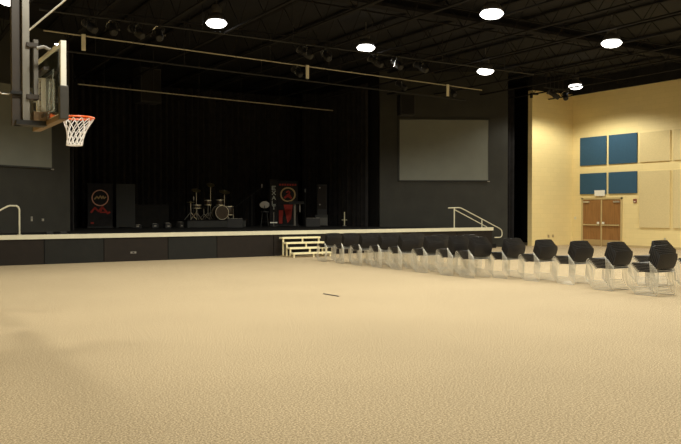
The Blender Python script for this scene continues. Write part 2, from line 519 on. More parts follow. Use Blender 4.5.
# ------------------------------------------------------------------ stage
H = 0.87
stage = thing('stage', 'wide low black stage with a cream front edge', 'stage', (0,0,0))
deck_poly = [(2.57,23.62),(22.0,23.62),(22.0,23.80),(20.55,23.80),(20.55,25.72),(18.58,26.80),(18.58,33.9),(5.95,33.9),(5.95,26.80),(2.57,24.95)]
MB().prism(deck_poly, H-0.10, H-0.004).build('deck', M['stage_deck'], stage)
MB().box(2.55, 22.02, 23.58, 23.66, H-0.13, H).build('nosing', M['nosing'], stage)
xs = [2.57, 4.48, 6.20, 8.21, 9.87, 11.95, 14.2, 16.2, 18.2, 20.1, 22.0]
for i in range(len(xs)-1):
    MB().box(xs[i]+0.012, xs[i+1]-0.012, 23.62, 23.66, 0.002, H-0.13)\
        .build('fascia_panel', M['stage_grey'] if i in (1,3) else M['stage_brown'], stage)
MB().box(2.6, 21.98, 23.67, 23.72, 0.0, H-0.10).build('backing', M['stage_deck'], stage)
pl = thing('wall_outlet', 'small outlet plate low on the dark stage front', 'outlet', (7.1, 23.62, 0.24))
MB().box(-0.09,0.09,-0.008,-0.001,0,0.06).build('cover_plate', M['grey_pad'], pl)
MB().box(-0.03,0.03,-0.014,-0.008,0.015,0.045).build('socket', M['black_metal'], pl)

# stair down off the stage end, behind the front lip
st = thing('stage_stair', 'black stair dropping off the stage end beside the charcoal wall', 'stairs', (20.58, 23.84, 0))
for i in range(4):
    MB().box(0.46*i, 0.46*i+0.46, 0, 0.80 - 0.10*i, 0, H-0.174*(i+1)).build('step', M['stage_deck'], st)

# hand rails
rail = thing('stage_handrail', 'steel stair handrail sloping down at the stage end by the charcoal wall', 'handrail', (0, 23.95, 0))
rt = [(19.93,0,1.66),(20.5,0,1.675),(20.62,0,1.65),(22.72,0,0.80),(22.82,0,0.72),(22.85,0,0.62),(22.84,0,0.50),(22.78,0,0.44),(22.70,0,0.43),(22.42,0,0.43)]
MB().tube(rt, 0.022, 10).build('top_rail', M['nosing'], rail, True)
MB().tube([(20.24,0,1.60),(22.0,0,0.87)], 0.020, 10).build('mid_rail', M['nosing'], rail, True)
MB().tube([(20.24,0,H-0.002),(20.24,0,1.665)], 0.025, 10).lathe([(0.05,H-0.002),(0.05,H+0.008)], 14, Matrix.Translation((20.24,0,0))).build('post', M['nosing'], rail, True)
MB().tube([(21.72,0,0.350),(21.72,0,1.20)], 0.022, 10).build('post', M['nosing'], rail, True)
rail2 = thing('stage_handrail', 'steel handrail bending down over the stage end near the basketball goal', 'handrail', (0, 24.0, 0))
MB().tube([(3.87,0,H),(3.87,0,1.60),(3.845,0,1.67),(3.79,0,1.705),(3.62,0,1.71),(3.55,0,1.69),(2.30,0,0.98)], 0.026, 10)\
    .build('top_rail', M['nosing'], rail2, True)
MB().lathe([(0.06,H),(0.06,H+0.010)], 14, Matrix.Translation((3.87,0,0))).build('floor_flange', M['nosing'], rail2)
MB().tube([(2.62,0,H),(2.62,0,1.16)], 0.024, 10).build('post', M['nosing'], rail2, True)
# two small wall fittings behind the handrail (on the splayed wall)
def on_left_wall(s, z):     # s metres from the wing edge toward the room side
    d = Vector((1.13-5.93, 24.2-26.85, 0)).normalized()
    p = Vector((5.93, 26.85, z)) + d*s
    return p
ang = math.atan2(26.85-24.2, 5.93-1.13)
for s, lab, w in ((1.55, 'upright pale wall plate beside the bent handrail on charcoal wall', 0.07), (1.12, 'smaller pale wall plate on charcoal wall, farther from the handrail', 0.09)):
    p = on_left_wall(s, 1.22)
    t = thing('wall_plate', lab, 'wall plate', p, ang)
    MB().box(-w/2, w/2, -0.012, -0.001, 0, 0.16 if s > 1.3 else 0.09).build('cover_plate', M['grey_pad'], t)
    MB().box(-w/5, w/5, -0.018, -0.012, 0.03, 0.06).build('socket', M['steel'], t)

# portable steps against the stage front
ps = thing('portable_steps', 'portable cream-board open steps set against the dark stage front', 'steps', (12.12, 23.56, 0))
W = 1.50
tops = [0.655, 0.490, 0.325, 0.160]
for i, z in enumerate(tops):
    y1 = -0.02 - 0.26*i; y0 = y1 - 0.25
    MB().box(0.0, W, y0, y1, z-0.06, z).build('tread', M['cream_wood'], ps, bevel=0.006)
for i, z in enumerate(tops):
    y1 = -0.02 - 0.26*i
    for x in (0.05, 0.80, W-0.05):
        MB().box(x-0.025, x+0.025, y1-0.22, y1-0.18, 0.0 if i == 3 or x != 0.80 else tops[i+1]-0.02, z-0.05).build('post', M['cream_wood'], ps)
for x in (0.05, W-0.05):
    MB().box(x-0.02, x+0.02, -1.0, -0.03, 0.0, 0.03).build('runner', M['kick'], ps)
# ------------------------------------------------------------------ projection screens
def screen(origin, a, s0, s1, z0, z1, label):
    # origin = wing edge, local +X runs along the wall face, local -Y faces the room
    t = thing('projection_screen', label, 'projection screen', (origin[0], origin[1], z0), a, 'grey projection screens')
    w = s1 - s0; h = z1 - z0
    MB().box(s0+0.05, s1-0.05, -0.055, -0.03, 0.05, h-0.05).build('screen_surface', M['screen'], t)
    MB().box(s0, s1, -0.065, -0.002, 0, 0.05).box(s0, s1, -0.065, -0.002, h-0.05, h)\
        .box(s0, s0+0.05, -0.065, -0.002, 0, h).box(s1-0.05, s1, -0.065, -0.002, 0, h).build('frame', M['screen_frame'], t)
    MB().box(s1-0.09, s1+0.02, -0.075, -0.066, -0.03, 0.015).build('corner_tab', M['grey_pad'], t)
aR = math.atan2(24.2-26.85, 23.4-18.6)
screen((18.6, 26.85), aR, 0.79, 4.68, 2.80, 5.45, 'pale grey projection screen on charcoal wall beside the yellow wall')
screen((1.13, 24.2), ang, 5.483-4.68, 5.483-0.74, 2.92, 5.52, 'grey projection screen on charcoal wall behind the basketball goal')

# ------------------------------------------------------------------ drapes
def drape(p0, p1, z0, z1, folds, label, amp=0.10, cat='curtain'):
    p0 = Vector(p0); p1 = Vector(p1)
    d = p1 - p0; L = d.length; n = Vector((-d.y, d.x)).normalized(); n = n
    N = folds * 8
    g = []
    for i in range(N+1):
        s = i/N
        w = math.sin(2*PI*folds*s + 0.6*math.sin(9*s))*amp*(0.8+0.2*math.sin(23*s))
        q = p0 + d*s + n*w
        g.append([(q.x, q.y, z0), (q.x, q.y, (z0+z1)/2), (q.x, q.y, z1)])
    o = MB().shell(g, 0.012).build('stage_curtain', M['curtain'], None, True)
    return tag(o, label, cat, 'black stage drapes')
drape((22.85, 25.35), (24.9, 25.35), 0.02, 7.0, 8, 'black full-height drape between the charcoal wall and the yellow wall')
drape((6.2, 33.0), (12.3, 33.0), H, 7.0, 22, 'black backdrop drape behind the drums and the ringed banner')
drape((12.3, 32.85), (18.4, 32.85), H, 7.0, 22, 'black backdrop drape behind the red banner and lectern')
drape((6.15, 27.4), (6.15, 32.7), H, 7.0, 14, 'black drape along the stage side nearest the basketball goal')
drape((18.38, 27.4), (18.38, 32.6), H, 7.0, 14, 'black drape along the stage side nearest the yellow wall')
drape((6.42, 31.9), (7.3, 31.9), H, 7.0, 4, 'narrow black leg drape beside the ringed banner')
drape((17.4, 31.4), (18.2, 31.4), H, 7.0, 4, 'narrow black leg drape beside the speaker column')

# ------------------------------------------------------------------ pipes and stage lights
def pipe(p0, p1, r, label, m, tags=()):
    p0, p1 = Vector(p0), Vector(p1)
    mid = (p0+p1)/2
    t = thing('lighting_pipe', label, 'lighting pipe', mid)
    MB().tube([p0-mid, p1-mid], r, 10).build('pipe', m, t, True)
    n = 6
    for k in range(n):
        s = (k+0.5)/n
        q = p0.lerp(p1, s) - mid
        MB().tube([q, (q.x, q.y, ZC-mid.z-0.002)], 0.012, 6).build('hanger', M['black_metal'], t)
    for s in tags:
        q = p0.lerp(p1, s) - mid
        MB().box(q.x-0.055, q.x+0.055, q.y-0.07, q.y-0.03, -0.42+q.z, 0.03+q.z).build('hanging_plate', M['off_white'], t)
    return t
M['pipe_warm'] = mat('bare_pipe', (0.40, 0.36, 0.26), 0.45, metal=0.3, noise=0.1, nscale=4)
pipe((4.15, 21.8, 6.40), (21.2, 23.4, 6.40), 0.021, 'long bare steel pipe with three hanging plates in front of the stage', M['pipe_warm'], (0.062, 0.50, 0.885))
pipe((4.3, 22.3, 6.02), (20.8, 23.9, 6.02), 0.03, 'dark pipe hanging just below the bare pipe with plates', M['black_metal'])
pipe((6.3, 27.25, 5.90), (17.4, 28.7, 5.90), 0.022, 'bare steel pipe hanging lower over the stage itself', M['pipe_warm'])
pipe((3.5, 18.85, 6.22), (19.5, 18.95, 6.22), 0.026, 'dark lighting pipe carrying the spotlights out over the floor', M['black_metal'])
pipe((22.6, 21.4, 6.36), (24.05, 21.43, 6.36), 0.026, 'short dark pipe carrying two spotlights by the yellow wall', M['black_metal'])

def make_spot(loc, rz, label):
    # hangs from a pipe 0.0 above origin; can tilts forward and down
    t = thing('stage_spotlight', label, 'spotlight', loc, rz, 'black stage spotlights')
    MB().box(-0.03,0.03,-0.035,0.035,-0.09,-0.029).build('clamp', M['black_metal'], t)
    MB().tube([(-0.13,0,-0.26),(-0.13,0,-0.10),(-0.10,0,-0.07),(0.10,0,-0.07),(0.13,0,-0.10),(0.13,0,-0.26)], 0.012, 6)\
        .tube([(0,0,-0.07),(0,0,-0.04)], 0.012, 6).build('yoke', M['black_metal'], t)
    m = Matrix.Translation((0,0,-0.24)) @ Matrix.Rotation(R(-58), 4, 'X')
    can = MB().lathe([(0.0,-0.26),(0.07,-0.26),(0.10,-0.22),(0.105,-0.02),(0.085,0.0),(0.085,0.20),(0.105,0.21),(0.105,0.27),(0.09,0.27),(0.085,0.25),(0.0,0.25)], 16, m)\
        .build('can', M['black_metal'], t, True)
    MB().lathe([(0.108,0.215),(0.112,0.22),(0.112,0.235),(0.108,0.24)], 16, m, False, False).build('lens_ring', M['lamp_shell'], can)
    MB().tube([(0.128,0,-0.24),(0.16,0,-0.24)], 0.028, 8).build('tilt_knob', M['lamp_shell'], t)
    # safety cable catching the light
    MB().tube([(-0.02,-0.04,-0.05),(-0.08,-0.12,-0.06),(-0.16,-0.16,-0.16),(-0.20,-0.16,-0.34)], 0.008, 5).build('safety_cable', M['glint'], t)
    return t
spots = [(4.65,0.3,'stage spotlight nearest the basketball goal'),(5.20,-0.2,'stage spotlight second along from the basketball goal'),
         (5.78,0.4,'stage spotlight third along, just before the lamp nearest the goal'),(6.35,-0.3,'stage spotlight fourth along from the basketball goal'),
         (10.55,0.5,'stage spotlight beside the middle hanging plate, glinting'),(11.25,-0.2,'stage spotlight just past the middle hanging plate'),
         (12.95,0.4,'stage spotlight just beside the middle lamp, nearest the lamp'),(13.75,-0.1,'stage spotlight second along from the middle lamp'),
         (14.65,0.3,'stage spotlight third along from the middle lamp')]
sp0 = None
for x, a, lab in spots:
    l = (x, 18.85+0.1*(x-3.5)/16, 6.22)
    if sp0 is None: sp0 = make_spot(l, a, 'black '+lab)
    else: copy_tree(sp0, l, a, 'black '+lab)
copy_tree(sp0, (23.15,21.415,6.36), 0.9, 'black spotlight hanging left of the pair in front of the yellow wall')
copy_tree(sp0, (23.85,21.43,6.36), -0.8, 'black spotlight hanging right of the pair in front of the yellow wall')
# on the stage-front pipe
copy_tree(sp0, (16.9, 22.99, 6.40), 0.2, 'black spotlight on the bare pipe between the middle and far hanging plates')
copy_tree(sp0, (19.55, 23.245, 6.40), -0.3, 'black spotlight on the bare pipe beside the far hanging plate')
copy_tree(sp0, (12.3, 22.565, 6.40), 0.1, 'black spotlight on the bare pipe beside the middle hanging plate')

# hanging speakers
def hang_speaker(loc, rz, w, h, d, label):
    t = thing('hanging_speaker', label, 'speaker', loc, rz, 'hanging speakers')
    MB().box(-w/2,w/2,-d/2,d/2,-h,0).build('cabinet', M['cab'], t, bevel=0.02)
    MB().box(-w/2+0.04,w/2-0.04,-d/2-0.015,-d/2,-h+0.05,-0.05).build('grill', M['black_paint'], t)
    for x in (-w/3, w/3):
        MB().tube([(x,0,0),(x,0,ZC-loc[2]-0.002)], 0.012, 6).build('hanger', M['black_metal'], t)
    return t
hang_speaker((18.75, 25.2, 6.25), -0.35, 0.62, 0.85, 0.5, 'black speaker box hanging above a corner of the pale screen')
hang_speaker((9.15, 28.6, 6.9), 0.2, 0.85, 1.3, 0.6, 'big black speaker box hanging over the stage near the goal')

# ------------------------------------------------------------------ things on the stage
def ring_prism(mb, cx, cz, r0, r1, y, th, n=32, sx=1.0):
    o = [(cx+sx*r1*math.cos(2*PI*k/n), cz+r1*math.sin(2*PI*k/n)) for k in range(n)]
    i_ = [(cx+sx*r0*math.cos(2*PI*k/n), cz+r0*math.sin(2*PI*k/n)) for k in range(n)]
    bm = mb.bm
    A = [bm.verts.new((x,y-th,z)) for x,z in o]; B = [bm.verts.new((x,y-th,z)) for x,z in i_]
    C = [bm.verts.new((x,y,z)) for x,z in o]; D = [bm.verts.new((x,y,z)) for x,z in i_]
    for k in range(n):
        j = (k+1)%n
        bm.faces.new((A[k],A[j],B[j],B[k])); bm.faces.new((C[k],D[k],D[j],C[j]))
        bm.faces.new((A[k],C[k],C[j],A[j])); bm.faces.new((B[k],B[j],D[j],D[k]))
    return mb
XZ = lambda y: Matrix.Translation((0,y,0)) @ Matrix.Rotation(PI/2, 4, 'X')   # local XY poly -> world XZ
def strokes(mb, pts, w, y, th):
    for a, b in zip(pts, pts[1:]):
        a = Vector(a); b = Vector(b); d = (b-a).normalized(); n = Vector((-d.y, d.x))*w/2
        e = d*w*0.3
        q = [a-e-n, b+e-n, b+e+n, a-e+n]
        mb.prism([(v.x, v.y) for v in q], 0, th, XZ(y))
    return mb
def banner_stand(name, label, loc, w, h):
    t = thing(name, label, 'banner', loc, R(-14))
    MB().box(-w/2, w/2, 0, 0.012, 0.06, h).build('cloth', M['curtain'], t)
    MB().tube([(-w/2-0.03,0.006,h),(w/2+0.03,0.006,h)], 0.014, 8).build('top_rod', M['black_metal'], t)
    MB().box(-w/2-0.02, w/2+0.02, -0.08, 0.10, 0, 0.06).build('base', M['black_metal'], t)
    return t
b1 = banner_stand('banner', 'black banner with a pale ring and red zigzag peaks', (8.0, 31.0, H), 0.95, 1.75)
ring = MB(); ring_prism(ring, 0, 1.19, 0.285, 0.325, 0, 0.006)
ring.build('ring_emblem', M['peach_print'], b1)
strokes(MB(), [(-0.21,1.15),(-0.12,1.24),(-0.06,1.17),(0.01,1.27),(0.06,1.17),(0.11,1.26),(0.15,1.17),(0.21,1.22)], 0.05, 0, 0.006).build('peak_emblem', M['gold_print'], b1)
strokes(MB(), [(-0.34,0.62),(-0.20,0.80),(-0.06,0.66),(0.08,0.84),(0.28,0.58),(0.36,0.62)], 0.07, 0, 0.006)\
    .build('red_peaks', M['red_cloth'], b1)
strokes(MB(), [(0.08,0.78),(0.0,0.62),(0.24,0.62)], 0.05, 0, 0.006).build('red_peaks', M['red_cloth'], b1)
MB().box(-0.36,-0.24,-0.006,0,0.16,0.23).build('red_mark', M['red_cloth'], b1)

b2 = banner_stand('banner', 'narrow black banner with pale letters stacked in a column', (15.44, 30.5, H), 0.36, 2.05)
L = {'E': [[(0.1,0),(-0.1,0),(-0.1,0.2),(0.1,0.2)], [(-0.1,0.1),(0.06,0.1)]],
     'X': [[(-0.1,0),(0.1,0.2)], [(-0.1,0.2),(0.1,0)]],
     'A': [[(-0.1,0),(0,0.2),(0.1,0)], [(-0.05,0.08),(0.05,0.08)]],
     'L': [[(-0.1,0.2),(-0.1,0),(0.1,0)]],
     'T': [[(-0.1,0.2),(0.1,0.2)], [(0,0.2),(0,0)]]}
lt = MB()
for i, ch in enumerate('EXALT'):
    z = 1.60 - i*0.215*1.0
    for s in L[ch]:
        strokes(lt, [(x*0.72, z + y*0.78) for x, y in s], 0.035, 0, 0.005)
lt.build('lettering', M['white_print'], b2)

b3 = banner_stand('banner', 'black and red banner with a gold ring emblem behind the lectern', (16.20, 30.6, H), 0.92, 2.0)
g = MB(); ring_prism(g, 0.0, 1.40, 0.27, 0.33, 0, 0.006, sx=1.08); g.build('ring_emblem', M['gold_print'], b3)
fg = MB()
strokes(fg, [(-0.06,1.50),(0.02,1.56),(0.08,1.49),(0.05,1.41),(-0.04,1.38)], 0.06, 0, 0.006)
strokes(fg, [(-0.15,1.26),(-0.05,1.33),(0.06,1.31),(0.15,1.25)], 0.09, 0, 0.006)
strokes(fg, [(0.03,1.43),(0.10,1.33)], 0.08, 0, 0.006)
fg.build('figure_emblem', M['red_cloth'], b3)
hd = MB()
for k in range(7): hd.box(-0.40+0.117*k, -0.40+0.117*k+0.085, -0.006, 0, 1.80, 1.88)
hd.build('header_print', M['red_cloth'], b3)
MB().prism([(-0.20,0.95),(0.22,0.95),(0.14,0.30),(-0.02,0.12)], 0, 0.006, XZ(0)).build('red_flash', M['red_cloth'], b3)
MB().prism([(-0.42,0.70),(-0.22,0.70),(-0.26,0.10),(-0.42,0.10)], 0, 0.006, XZ(0)).build('red_flash', M['red_cloth'], b3)

# lectern
lc = thing('lectern', 'thin lectern on a pole in front of the red banner', 'lectern', (16.0, 29.6, H), R(-25))
MB().box(-0.24,0.24,-0.18,0.18,0,0.025).build('base', M['grey_flat'], lc)
MB().tube([(0,0,0.025),(0,0,1.0)], 0.05, 10).build('pole', M['grey_steel'], lc, True)
MB().box(-0.33,0.33,-0.20,0.22,0,0.03, Matrix.Translation((0.08,0,1.01)) @ Matrix.Rotation(R(14),4,'X')).build('tray', M['grey_flat'], lc)
MB().box(0.20,0.25,-0.06,-0.02,0.62,1.0).build('cable', M['grey_pad'], lc)

# drum riser and drums
dr = thing('drum_riser', 'low black carpeted riser under the drum kit', 'riser', (12.45, 30.4, H))
MB().box(-1.40,1.15,-0.95,1.35,0,0.27).build('skirt', M['grey_flat'], dr)
MB().box(-1.42,1.17,-0.97,1.37,0.27,0.30).build('top', M['stage_deck'], dr)
ZR = H + 0.30
def drum(name, label, loc, r, h, tilt, stand=None, rz=0.0):
    t = thing(name, label, 'drum', loc, rz, 'drum kit')
    m = tilt
    MB().lathe([(r*0.98,0),(r,0.01),(r,h-0.01),(r*0.98,h)], 24, m).build('shell', M['drum'], t, True)
    MB().lathe([(r*1.03,h-0.02),(r*1.03,h+0.012),(r*0.97,h+0.012)], 24, m, False, False).build('hoop', M['steel'], t, True)
    MB().lathe([(r*1.03,0.02),(r*1.03,-0.012),(r*0.97,-0.012)], 24, m, False, False).build('hoop', M['steel'], t, True)
    MB().lathe([(0,h+0.002),(r*0.965,h+0.002),(r*0.965,h+0.006),(0,h+0.006)], 24, m).build('drum_head', M['head'], t, True)
    if stand:
        c, zt = stand
        s = MB()
        for k in range(3):
            a = k*2*PI/3+0.4
            s.tube([(c[0]+0.26*math.cos(a), c[1]+0.26*math.sin(a), 0.012),(c[0],c[1],min(0.3,zt*0.6))], 0.012, 6)
        s.tube([(c[0],c[1],0.2),(c[0],c[1],zt)], 0.014, 6)
        s.build('stand', M['steel'], t)
    return t
def floor_drum(name, label, loc, r, h, lift):
    t = drum(name, label, loc, r, h, Matrix.Translation((0,0,lift)))
    for k in range(3):
        a = k*2*PI/3
        MB().tube([(r*1.06*math.cos(a), r*1.06*math.sin(a), 0.0),(r*1.06*math.cos(a), r*1.06*math.sin(a), lift+h*0.7)], 0.012, 6).build('leg', M['steel'], t)
    return t
bd = drum('bass_drum', 'dark bass drum facing the room at the front of the kit', (12.75,30.15,ZR), 0.29, 0.40,
     Matrix.Translation((0,0.2,0.305)) @ Matrix.Rotation(PI/2,4,'X'))
[c for c in bd.children if c.name.startswith('drum_head')][0].data.materials[0] = M['drum']
floor_drum('floor_tom', 'dark floor tom on three legs beside the bass drum', (13.30,30.55,ZR), 0.21, 0.36, 0.20)
drum('snare_drum', 'shallow snare drum on a stand, away from the lectern', (11.85,30.5,ZR), 0.18, 0.14, Matrix.Translation((0,0,0.48)), ((0,0),0.48))
drum('rack_tom', 'small rack tom raised over the bass drum, nearer the lectern', (12.98,30.75,ZR), 0.16, 0.22, Matrix.Translation((0,0,0.62)), ((0,0),0.62))
drum('rack_tom', 'small rack tom raised over the bass drum, nearer the goal', (12.45,30.75,ZR), 0.15, 0.20, Matrix.Translation((0,0,0.62)), ((0,0),0.62))
def cymbal(label, loc, h, r, tilt, name='cymbal_stand'):
    t = thing(name, label, 'cymbal', loc, 0, 'drum kit')
    s = MB()
    for k in range(3):
        a = k*2*PI/3+0.2
        s.tube([(0.28*math.cos(a),0.28*math.sin(a),0.01),(0,0,0.32)], 0.012, 6)
    s.tube([(0,0,0.15),(0,0,h+0.06)], 0.014, 6)
    s.build('stand', M['steel'], t)
    m = Matrix.Translation((0,0,h)) @ Matrix.Rotation(R(tilt),4,'X')
    MB().lathe([(0.0,0.05),(0.05,0.035),(0.06,0.02),(r,0.0),(r,-0.006),(0.05,0.012),(0.0,0.03)], 24, m).build('cymbal_plate', M['brass'], t, True)
    return t
cymbal('hi-hat cymbal on a stand at the goal side of the kit', (11.40,30.02,ZR), 0.72, 0.17, 4)
cymbal('tilted crash cymbal on a tall stand behind the snare', (12.1,31.2,ZR), 1.25, 0.20, 24)
cymbal('tilted ride cymbal on a tall stand behind the floor tom', (13.35,31.1,ZR), 1.20, 0.24, 24)
cymbal('highest tilted cymbal on a tall stand behind the bass drum', (12.85,31.45,ZR), 1.5, 0.18, 28)
sl = thing('drum_stool', 'low round drum stool behind the kit', 'stool', (12.5,31.35,ZR))
MB().lathe([(0.0,0.46),(0.15,0.46),(0.17,0.48),(0.17,0.53),(0.15,0.55),(0,0.55)], 18).build('seat', M['chair_black'], sl, True)
s = MB().tube([(0,0,0.2),(0,0,0.46)], 0.02, 8)
for k in range(3):
    a = k*2*PI/3; s.tube([(0.24*math.cos(a),0.24*math.sin(a),0.01),(0,0,0.25)], 0.012, 6)
s.build('tripod', M['steel'], sl)

# floor monitors
def wedge(loc, rz, label):
    t = thing('floor_monitor', label, 'speaker', loc, rz, 'wedge floor monitors')
    m = Matrix.Translation((-0.30,0,0)) @ Matrix.Rotation(PI/2,4,'Z') @ Matrix.Rotation(PI/2,4,'X')
    MB().prism([(-0.22,0),(0.22,0),(0.26,0.10),(0.10,0.36),(-0.16,0.36)], 0, 0.60, m).build('cabinet', M['cab'], t, bevel=0.01)
    mm = Matrix.Translation((0,-0.165,0.355)) 
    d = Vector((0.16,0.26)).normalized()
    g_ = MB().box(-0.27,0.27,-0.006,0.006,-0.13,0.13, Matrix.Translation((0,0.188,0.236)) @ Matrix.Rotation(R(31.6),4,'X'))
    g_.build('grill', M['grill'], t)
    MB().box(-0.28,0.28,-0.13,0.08,0.361,0.372).build('top_plate', M['grey_pad'], t)
    return t
wedge((12.75, 28.6, H), R(-28), 'wedge floor monitor in front of the drum kit')
wedge((16.35, 28.6, H), R(-28), 'wedge floor monitor beside the lectern, far from the drums')
# tall stool with round grey back
ts = thing('tall_stool', 'tall stool with a round grey back between drums and banners', 'stool', (14.55, 29.6, H), R(-28))
MB().lathe([(0,0.60),(0.17,0.60),(0.18,0.62),(0.17,0.66),(0,0.67)], 18).build('seat', M['black_metal'], ts, True)
MB().lathe([(0,-0.03),(0.14,-0.03),(0.19,-0.015),(0.19,0.015),(0.14,0.03),(0,0.03)], 24, Matrix.Translation((0,-0.14,0.93)) @ Matrix.Diagonal((1.1,1,0.8,1)) @ Matrix.Rotation(R(90),4,'X')).build('backrest', M['grey_pad'], ts, True)
MB().tube([(0,-0.10,0.63),(0,-0.17,0.78),(0,-0.18,0.9)], 0.014, 6).build('back_bar', M['black_metal'], ts)
for k in range(4):
    a = PI/4 + k*PI/2
    MB().tube([(0.23*math.cos(a),0.23*math.sin(a),0),(0.13*math.cos(a),0.13*math.sin(a),0.60)], 0.014, 6).build('leg', M['grey_flat'], ts)
MB().loop_tube([(0.20*math.cos(2*PI*k/20),0.20*math.sin(2*PI*k/20),0.20) for k in range(20)], 0.010, 6).build('foot_ring', M['black_metal'], ts)
# small table stand with white ledge
ws = thing('side_stand', 'small stand with a white shelf beside the tall stool', 'stand', (14.68, 29.0, H), R(-28))
MB().box(-0.15,0.15,-0.10,0.10,0.16,0.20).build('shelf', M['white'], ws)
MB().tube([(0,0,0.02),(0,0,0.62)], 0.014, 6).build('pole', M['grey_steel'], ws)
MB().lathe([(0.13,0),(0.13,0.02)], 16).build('base', M['black_metal'], ws)
# microphone stands
def mic(loc, rz, h, label, boom):
    t = thing('microphone_stand', label, 'microphone stand', loc, rz, 'microphone stands')
    MB().lathe([(0.13,0),(0.14,0.015),(0.02,0.03)], 18).build('base', M['black_metal'], t, True)
    MB().tube([(0,0,0.02),(0,0,h)], 0.011, 6).build('pole', M['grey_flat'], t)
    if boom:
        MB().tube([(-boom,0,h-0.5*boom-0.15),(boom*0.6,0,h+0.45*boom)], 0.010, 6).build('boom_arm', M['grey_flat'], t)
        tip = (boom*0.6,0,h+0.45*boom)
    else: tip = (0,0,h)
    MB().lathe([(0,-0.02),(0.02,0.0),(0.028,0.08),(0.03,0.13),(0.0,0.16)], 10, Matrix.Translation(tip)).build('microphone', M['grey_pad'], t, True)
    return t
mic((14.05,29.8,H), R(-28), 1.35, 'microphone stand with long boom arm beside the tall stool', 0.7)
mic((16.75,30.0,H), 0, 1.5, 'straight microphone stand just past the lectern', 0)
mic((11.25,29.3,H), R(-20), 1.1, 'short microphone stand in front of the hi-hat', 0)
# short pale stand with a crossbar
gs = thing('guitar_stand', 'short pale stand with a crossbar near the empty stage end', 'stand', (18.0, 28.7, H), R(-28))
MB().tube([(0,0,0.02),(0,0,0.62)], 0.022, 8).build('pole', M['cream_wood'], gs, True)
MB().tube([(-0.12,0,0.27),(0.12,0,0.27)], 0.012, 6).build('crossbar', M['cream_wood'], gs)
MB().lathe([(0.10,0),(0.10,0.02),(0.03,0.03)], 14).build('base', M['grey_steel'], gs)
# speaker column
sc = thing('speaker_column', 'tall dark speaker column near the empty stage end', 'speaker', (17.55, 29.9, H), R(-28))
MB().box(-0.22,0.22,-0.20,0.20,0,1.85).build('cabinet', M['cab'], sc, bevel=0.02)
MB().box(-0.19,0.19,-0.215,-0.20,0.75,1.80).build('grill', M['stage_brown'], sc)
for z in (1.7, 0.95):
    MB().lathe([(0.03,0),(0.035,0.006),(0,0.01)], 10, Matrix.Translation((-0.1,-0.216,z)) @ Matrix.Rotation(R(90),4,'X')).build('badge', M['grey_pad'], sc)
# low amplifier and grey flats at the goal side
am = thing('amplifier', 'dark amplifier box beside the wedge past the lectern', 'amplifier', (17.0, 29.0, H), R(-28))
MB().box(-0.28,0.28,-0.18,0.18,0.02,0.5).build('cabinet', M['grey_flat'], am, bevel=0.01)
MB().box(-0.25,0.25,-0.19,-0.18,0.05,0.38).build('grill', M['grill'], am)
for x in (-0.22, 0.22):
    MB().box(x-0.03, x+0.03, -0.15, 0.15, 0, 0.02).build('foot', M['black_metal'], am)
gf = thing('flat_panel', 'tall dark grey scenery flat standing beside the ringed banner', 'scenery flat', (8.9, 30.6, H), R(-20))
MB().box(-0.36,0.36,0,0.04,0.03,1.75).build('panel', M['grey_flat'], gf)
MB().box(-0.36,-0.28,-0.2,0.25,0,0.03).box(0.28,0.36,-0.2,0.25,0,0.03).build('foot', M['black_metal'], gf)
rw = thing('low_riser', 'long low black riser between the grey flat and the drums', 'riser', (10.12, 31.8, H))
MB().box(-0.85,0.85,-0.35,0.5,0,0.9).build('skirt', M['stage_deck'], rw)
MB().box(-0.87,0.87,-0.37,0.52,0.9,0.94).build('top', M['stage_deck'], rw)
for i, (x, y, lab) in enumerate([(9.0,29.3,'small floor box with a pale lid in front of the grey flat'),(9.75,29.6,'small floor box second along from the grey flat'),
                      (10.05,29.0,'small floor box third along, nearest the stage edge'),(10.75,29.5,'small floor box nearest the drum riser')]):
    t = thing('pedal_box', lab, 'floor box', (x,y,H), R(-28+20*i), 'small boxes on the stage floor')
    MB().box(-0.13,0.13,-0.09,0.09,0,0.14+0.03*i).build('case', M['black_metal'], t, bevel=0.01)
    MB().box(-0.07,0.07,-0.06,0.06,0.14+0.03*i,0.155+0.03*i).box(-0.05,0.05,-0.1,-0.09,0.06,0.11).build('lid', M['grey_pad'], t)
for x, lab in ((4.75,'small dark lump on the stage edge nearer the bent handrail'),(5.15,'small dark lump on the stage edge farther from the handrail')):
    t = thing('cable_box', lab, 'cable box', (x,24.3,H), 0.2, 'small boxes on the stage edge')
    MB().box(-0.10,0.10,-0.06,0.06,0,0.06).build('case', M['grey_flat'], t, bevel=0.01)
    MB().tube([(0.1,0,0.03),(0.16,0.02,0.012),(0.2,0.1,0.012)], 0.010, 6).build('plug', M['black_metal'], t)

# dark stick on the carpet
fs = MB().box(-0.014,0.014,-0.26,0.26,0.0,0.016).build('floor_stick', M['mast_brown'], None, bevel=0.006)
fs.location = (7.40,12.27,0); fs.rotation_euler = (0,0,R(2))
tag(fs, 'thin dark stick lying alone on the open carpet', 'stick')

# ------------------------------------------------------------------ basketball goal
bg = thing('basketball_goal', 'ceiling-hung glass basketball goal with orange rim and white net', 'basketball goal', (2.11, 10.75, 0))
z0, z1, hw = 2.74, 3.675, 0.90
MB().box(-0.012, 0.0, -hw+0.04, hw-0.04, z0+0.04, z1-0.04).build('backboard_glass', M['glass'], bg)
MB().box(-0.035, 0.03, -hw, -hw+0.05, z0+0.36, z1).box(-0.03, 0.02, hw-0.05, hw, z0, z1)\
    .box(-0.03, 0.02, -hw+0.05, hw-0.05, z1-0.04, z1).box(-0.03, 0.02, -hw+0.05, hw-0.05, z0, z0+0.05).build('board_frame', M['white'], bg)
